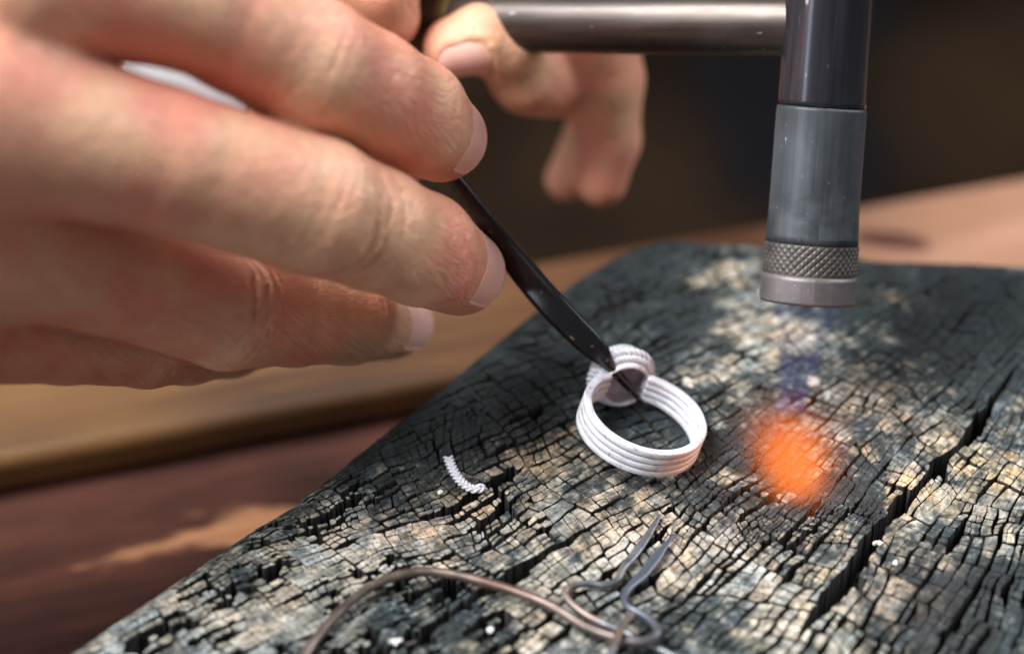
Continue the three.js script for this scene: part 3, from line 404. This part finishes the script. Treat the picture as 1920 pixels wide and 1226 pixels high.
function skinGeometry(f, lo, hi, h, color) {
  const { pos, idx } = surfaceNets(f, lo, hi, h), nrm = new Float32Array(pos.length), col = new Float32Array(pos.length), e = 0.35;
  for (let i = 0; i < pos.length; i += 3) {
    const [x, y, z] = [pos[i], pos[i + 1], pos[i + 2]], gx = f(x + e, y, z) - f(x - e, y, z), gy = f(x, y + e, z) - f(x, y - e, z), gz = f(x, y, z + e) - f(x, y, z - e), l = Math.hypot(gx, gy, gz) || 1;
    nrm[i] = gx / l; nrm[i + 1] = gy / l; nrm[i + 2] = gz / l; const c = color(x, y, z); col[i] = c[0]; col[i + 1] = c[1]; col[i + 2] = c[2];
  }
  const g = new THREE.BufferGeometry(); g.setAttribute('position', new THREE.Float32BufferAttribute(pos, 3)); g.setAttribute('normal', new THREE.BufferAttribute(nrm, 3)); g.setAttribute('color', new THREE.BufferAttribute(col, 3)); const uv = new Float32Array(pos.length / 3 * 2); for (let i = 0, j = 0; i < pos.length; i += 3, j += 2) { uv[j] = (pos[i] + pos[i + 2] * 0.3) / 24; uv[j + 1] = (pos[i + 1] - pos[i + 2] * 0.35) / 24; } g.setAttribute('uv', new THREE.BufferAttribute(uv, 2));
  g.setIndex(idx); g.applyMatrix4(FRAME); return g;
}
// a nail on the last bone of a finger: bed(x, y, z) is 1 inside its outline; plate() its mesh
function nail(from, to, dorsal, t0, t1, spread) {
  const A = new THREE.Vector3(...from), D = new THREE.Vector3(...to).sub(A), L = D.length(), a = D.clone().normalize(), n = new THREE.Vector3(...dorsal); n.addScaledVector(a, -n.dot(a)).normalize(); const b = new THREE.Vector3().crossVectors(a, n), ra = from[3], rb = to[3], q = new THREE.Vector3();
  const radius = (s) => s < L ? lerp(ra, rb, s / L) : rb - 0.18 * (s - L) * (s - L) / rb, outline = (t) => spread * (t < 0.3 ? Math.sqrt(clamp(1 - ((0.3 - t) / 0.3) ** 2)) * 0.55 + 0.45 * Math.sqrt(clamp(t / 0.06)) : t > 0.75 ? Math.sqrt(clamp(1 - ((t - 0.75) / 0.27) ** 2)) : 1);
  return {
    bed(x, y, z) { q.set(x, y, z).sub(A); const s = q.dot(a); if (s < t0 - 1 || s > t1 + 1) return 0; const u = q.dot(n), w = q.dot(b), phi = Math.atan2(w, u), t = (s - t0) / (t1 - t0); if (t < 0 || t > 1) return 0; const o = outline(t); return sstep(0, 0.12, o - Math.abs(phi)) * sstep(0, 0.06, t); },
    plate() {
      const NU = 20, NV = 24, pos = [], idx = [];
      for (let lay = 0; lay < 2; lay++) for (let i = 0; i <= NV; i++) for (let j = 0; j <= NU; j++) { const t = i / NV, s = lerp(t0, t1, t), phi = outline(t) * (j / NU * 2 - 1) * 0.98, r = radius(s) + (lay ? -1.1 : -0.1), p = A.clone().addScaledVector(a, s).addScaledVector(n, Math.cos(phi) * r).addScaledVector(b, Math.sin(phi) * r); pos.push(p.x, p.y, p.z); }
      const w = NU + 1, o = (NV + 1) * w;
      for (let i = 0; i < NV; i++) for (let j = 0; j < NU; j++) { const k = i * w + j; idx.push(k, k + w, k + 1, k + 1, k + w, k + w + 1); idx.push(o + k, o + k + 1, o + k + w, o + k + 1, o + k + w + 1, o + k + w); }
      for (let i = 0; i < NV; i++) for (const j of [0, NU]) { const k = i * w + j; idx.push(k, k + o, k + w, k + w, k + o, k + o + w); }
      for (let j = 0; j < NU; j++) { const k = NV * w + j; idx.push(k, k + o, k + 1, k + 1, k + o, k + o + 1); }
      const g = new THREE.BufferGeometry(); g.setAttribute('position', new THREE.Float32BufferAttribute(pos, 3)); g.setIndex(idx); g.computeVertexNormals(); g.applyMatrix4(FRAME); return g;
    },
  };
}
// skin creases: short waves across a bone, on the back of a joint
function crease(c, dir, dorsal, len, width, count, depth) {
  const d = new THREE.Vector3(...dir).normalize(), n = new THREE.Vector3(...dorsal); n.addScaledVector(d, -n.dot(d)).normalize(); const b = new THREE.Vector3().crossVectors(d, n);
  return (x, y, z) => { const px = x - c[0], py = y - c[1], pz = z - c[2], s = px * d.x + py * d.y + pz * d.z, w = px * b.x + py * b.y + pz * b.z, u = px * n.x + py * n.y + pz * n.z; if (u < 0 || Math.abs(s) > len * 1.5 || Math.abs(w) > width * 2) return 0; const ph = s / len * count * Math.PI + 1.9 * noise2(w / 3.5, s / 2.5, 77) + w * 0.1, k = Math.pow(0.5 + 0.5 * Math.cos(ph), 6) * (0.5 + 0.7 * noise2(w / 2.2, s / 1.2, 79)); return depth * k * Math.exp(-(s * s) / (len * len * 0.5) - (w * w) / (width * width)); };
}
const skinBump = dataTex(1024, 1024, (u, v) => { const w = fbm2(u * 16, v * 16, 2, 905), ridge = (n) => 1 - Math.abs(n), l = Math.max(ridge(noise2(u * 42 + w * 2, v * 20 + w, 910)), ridge(noise2(u * 20 + v * 22, v * 44 - u * 20 + w * 2, 915))), f = ridge(noise2(u * 128, v * 128, 920)); const k = 0.62 - 0.34 * Math.pow(l, 14) - 0.12 * Math.pow(f, 4) + 0.2 * fbm2(u * 64, v * 64, 2, 930); return [k, k, k]; }, false);
const skinMat = new THREE.MeshPhysicalMaterial({ vertexColors: true, bumpMap: skinBump, bumpScale: 0.0003, roughness: 0.38, specularIntensity: 1.0, sheen: 0.15, sheenRoughness: 0.5, sheenColor: new THREE.Color(0.9, 0.5, 0.4) });
const nailMat = std(0.9, 0.52, 0.44, 0.26);
const skinTone = (px, py, pz, warm) => { const x = 0.68 * px + 0.55 * py - 0.48 * pz, y = -0.6 * px + 0.8 * py + 0.07 * pz, z = 0.42 * px + 0.24 * py + 0.87 * pz, a = noise3(x / 11, y / 11, z / 11), b = noise3(x / 4 + 9, y / 4, z / 4), c = noise3(x / 1.3, y / 1.3 + 5, z / 1.3); let k = mix3([0.78, 0.435, 0.265], [0.73, 0.275, 0.185], clamp(0.5 + a * 0.75 + b * 0.42 + c * 0.2 + warm)); return k.map((v) => v * (1 + b * 0.035 + c * 0.05)); };
{
  const I = [J(30, -75, 334, 12), J(345, 6, 348, 8.9), J(450, 54, 354, 8.8), J(578, 120, 361, 9.6), J(690, 172, 369, 8.7), J(768, 215, 377, 8.4), J(826, 256, 394, 7.0)];
  const M = [J(-80, 205, 332, 12.5), J(300, 298, 347, 9.8), J(588, 386, 361, 9.7), J(700, 430, 369, 8.8), J(788, 467, 378, 8.3), J(861, 508, 395, 6.9)];
  const N = [J(-90, 425, 345, 11.5), J(200, 508, 362, 8.9), J(425, 584, 377, 8.5), J(550, 593, 390, 7.5), J(650, 597, 402, 7.1), J(732, 604, 414, 6.0)];
  const K = [J(-100, 602, 362, 9), J(120, 630, 377, 7.0), J(275, 644, 387, 6.6), J(350, 646, 397, 6.1), J(430, 638, 407, 5.8), J(480, 636, 414, 4.8)];
  const T = [J(-300, 180, 375, 15), J(60, 190, 385, 12), J(400, 200, 400, 10), J(640, 225, 409, 9), J(770, 262, 411, 6.5)];
  const wrist = J(-1000, 60, 330, 25), arm = J(-2300, 60, 335, 33);
  const fI = chain(I), fM = chain(M), fN = chain(N), fK = chain(K), fT = chain(T);
  const bones = [[J(-30, -85, 336, 12), wrist], [J(-140, 195, 333, 12.5), wrist], [J(-150, 410, 344, 11.5), wrist], [J(-160, 580, 356, 10), wrist], [J(-300, 180, 366, 16), wrist], [wrist, arm]].map(([a, b]) => roundCone(...a, ...b));
  const palm = (x, y, z) => { let d = bones[0](x, y, z); for (let i = 1; i < bones.length; i++) d = smin(d, bones[i](x, y, z), 14); return d; };
  const nI = nail(I[5], I[6], [0.7, 0.0, 0.7], 8.2, 20.2, 0.98), nM = nail(M[4], M[5], [0.72, 0.05, 0.65], 8.7, 20.8, 0.98), nN = nail(N[4], N[5], [0.7, 0.1, 0.65], 9.5, 18.5, 0.95);
  const sub = (a, b) => [b[0] - a[0], b[1] - a[1], b[2] - a[2]], toV = [0, 0.25, 1];
  const cr = [crease(N[2], sub(N[1], N[3]), toV, 5, 8, 4, 1.0), crease(K[2], sub(K[1], K[3]), toV, 4.5, 7, 3, 1.0), crease(I[3], sub(I[2], I[4]), toV, 6, 9, 5, 0.22), crease(M[2], sub(M[1], M[3]), toV, 6, 9, 5, 0.22), crease(I[5], sub(I[4], I[6]), toV, 3.5, 6, 3, 0.18), crease(M[4], sub(M[3], M[5]), toV, 3.5, 6, 3, 0.2), crease(N[4], sub(N[3], N[5]), toV, 3, 5, 3, 0.2)];
  const f = (x, y, z) => {
    const p = palm(x, y, z), a = smin(p, fI(x, y, z), 7), b = smin(p, fM(x, y, z), 7), c = smin(p, fN(x, y, z), 7), d = smin(p, fK(x, y, z), 7), t = smin(p, fT(x, y, z), 8);
    let r = smin(smin(smin(smin(a, b, 0.8), c, 0.8), d, 0.8), t, 0.8);
    if (r < 2 && r > -2) { r += 0.7 * Math.max(nI.bed(x, y, z), nM.bed(x, y, z), nN.bed(x, y, z)); for (const k of cr) r += k(x, y, z); r += 0.04 * noise3(x / 5, y / 5, z / 5) + 0.05 * noise3(x / 1.7, y / 1.7, z / 1.7); }
    return r;
  };
  const pale = [I[3], M[2], N[2], K[2]].map((p) => [p[0] + 1, p[1] + 4, p[2] + 6]);
  const tone = (x, y, z) => { let k = skinTone(x, y, z, 0); for (const p of pale) { const d2 = ((x - p[0]) ** 2 + (y - p[1]) ** 2 + (z - p[2]) ** 2) / 30; if (d2 < 4) k = mix3(k, [0.66, 0.45, 0.31], 0.55 * Math.exp(-d2) * (0.8 + 0.4 * noise3(x / 2, y / 2, z / 2))); } return k; };
  const hand = thing('hand', 'hand with bent fingers gripping the black tweezers, backs of the fingers lit', 'hand');
  part(hand, 'skin', skinGeometry(f, [-175, -45, -25], [5, 85, 92], 0.62, tone), skinMat);
  for (const k of [nI, nM, nN]) part(hand, 'fingernail', k.plate(), nailMat);

  const strip = single('pale_strip', new RoundedBoxGeometry(0.019, 0.0085, 0.0016, 3, 0.0007), std(0.62, 0.67, 0.7, 0.35, 0.1), 'pale blue-grey strip glimpsed in the gap between two fingers of the gripping hand', 'strip');
  strip.quaternion.setFromRotationMatrix(new THREE.Matrix4().makeBasis(rgt, upv, fwd.clone().negate())); strip.rotateZ(-0.42); strip.position.copy(at(350, 164, 369));
}
{
  const A = [J(850, 90, 419, 5), J(905, 74, 419, 5.7), J(948, 84, 421, 5.9), J(985, 142, 427, 6), J(1040, 150, 440, 6.5)];
  const B = [J(1090, 40, 436, 9), J(1128, 150, 441, 7.2), J(1144, 265, 445, 5.2), J(1128, 340, 447, 4.4)];
  const C = [J(1135, 190, 462, 6), J(1100, 285, 464, 5), J(1062, 335, 463, 3.9)];
  const W = [J(985, 150, 436, 6), J(1095, 135, 440, 7)], S = [J(690, -120, 412, 7), J(705, -20, 414, 6.6), J(716, 28, 417, 6.2)];
  const fs = [chain(A), chain(B), chain(C), chain(W), chain(S)], palmBones = [[J(720, -190, 425, 12), J(1050, -170, 455, 20)], [J(1050, -170, 455, 20), J(1500, -900, 520, 28)], [J(1090, 40, 444, 9), J(1050, -150, 458, 18)]].map(([a, b]) => roundCone(...a, ...b));
  const palm = (x, y, z) => { let d = palmBones[0](x, y, z); for (let i = 1; i < palmBones.length; i++) d = smin(d, palmBones[i](x, y, z), 10); return d; };
  const nA = nail([...A[1].slice(0, 3), 5.7], A[0], [-0.05, -0.85, 0.6], -1, 8.2, 0.95);
  const f = (x, y, z) => { const p = palm(x, y, z); let r = 1e9; for (const k of fs) r = smin(r, smin(p, k(x, y, z), 5), 1.5); return r + 0.5 * nA.bed(x, y, z) + 0.12 * noise3(x / 4, y / 4, z / 4); };
  const hand = thing('hand', 'hand behind the torch pipe wrapped round it, one fingertip with nail in front', 'hand');
  part(hand, 'skin', skinGeometry(f, [-35, 20, -110], [75, 175, 4], 0.8, (x, y, z) => skinTone(x + 60, y, z, 0)), skinMat);
  part(hand, 'fingernail', nA.plate(), nailMat);
}

renderer.render(scene, camera);
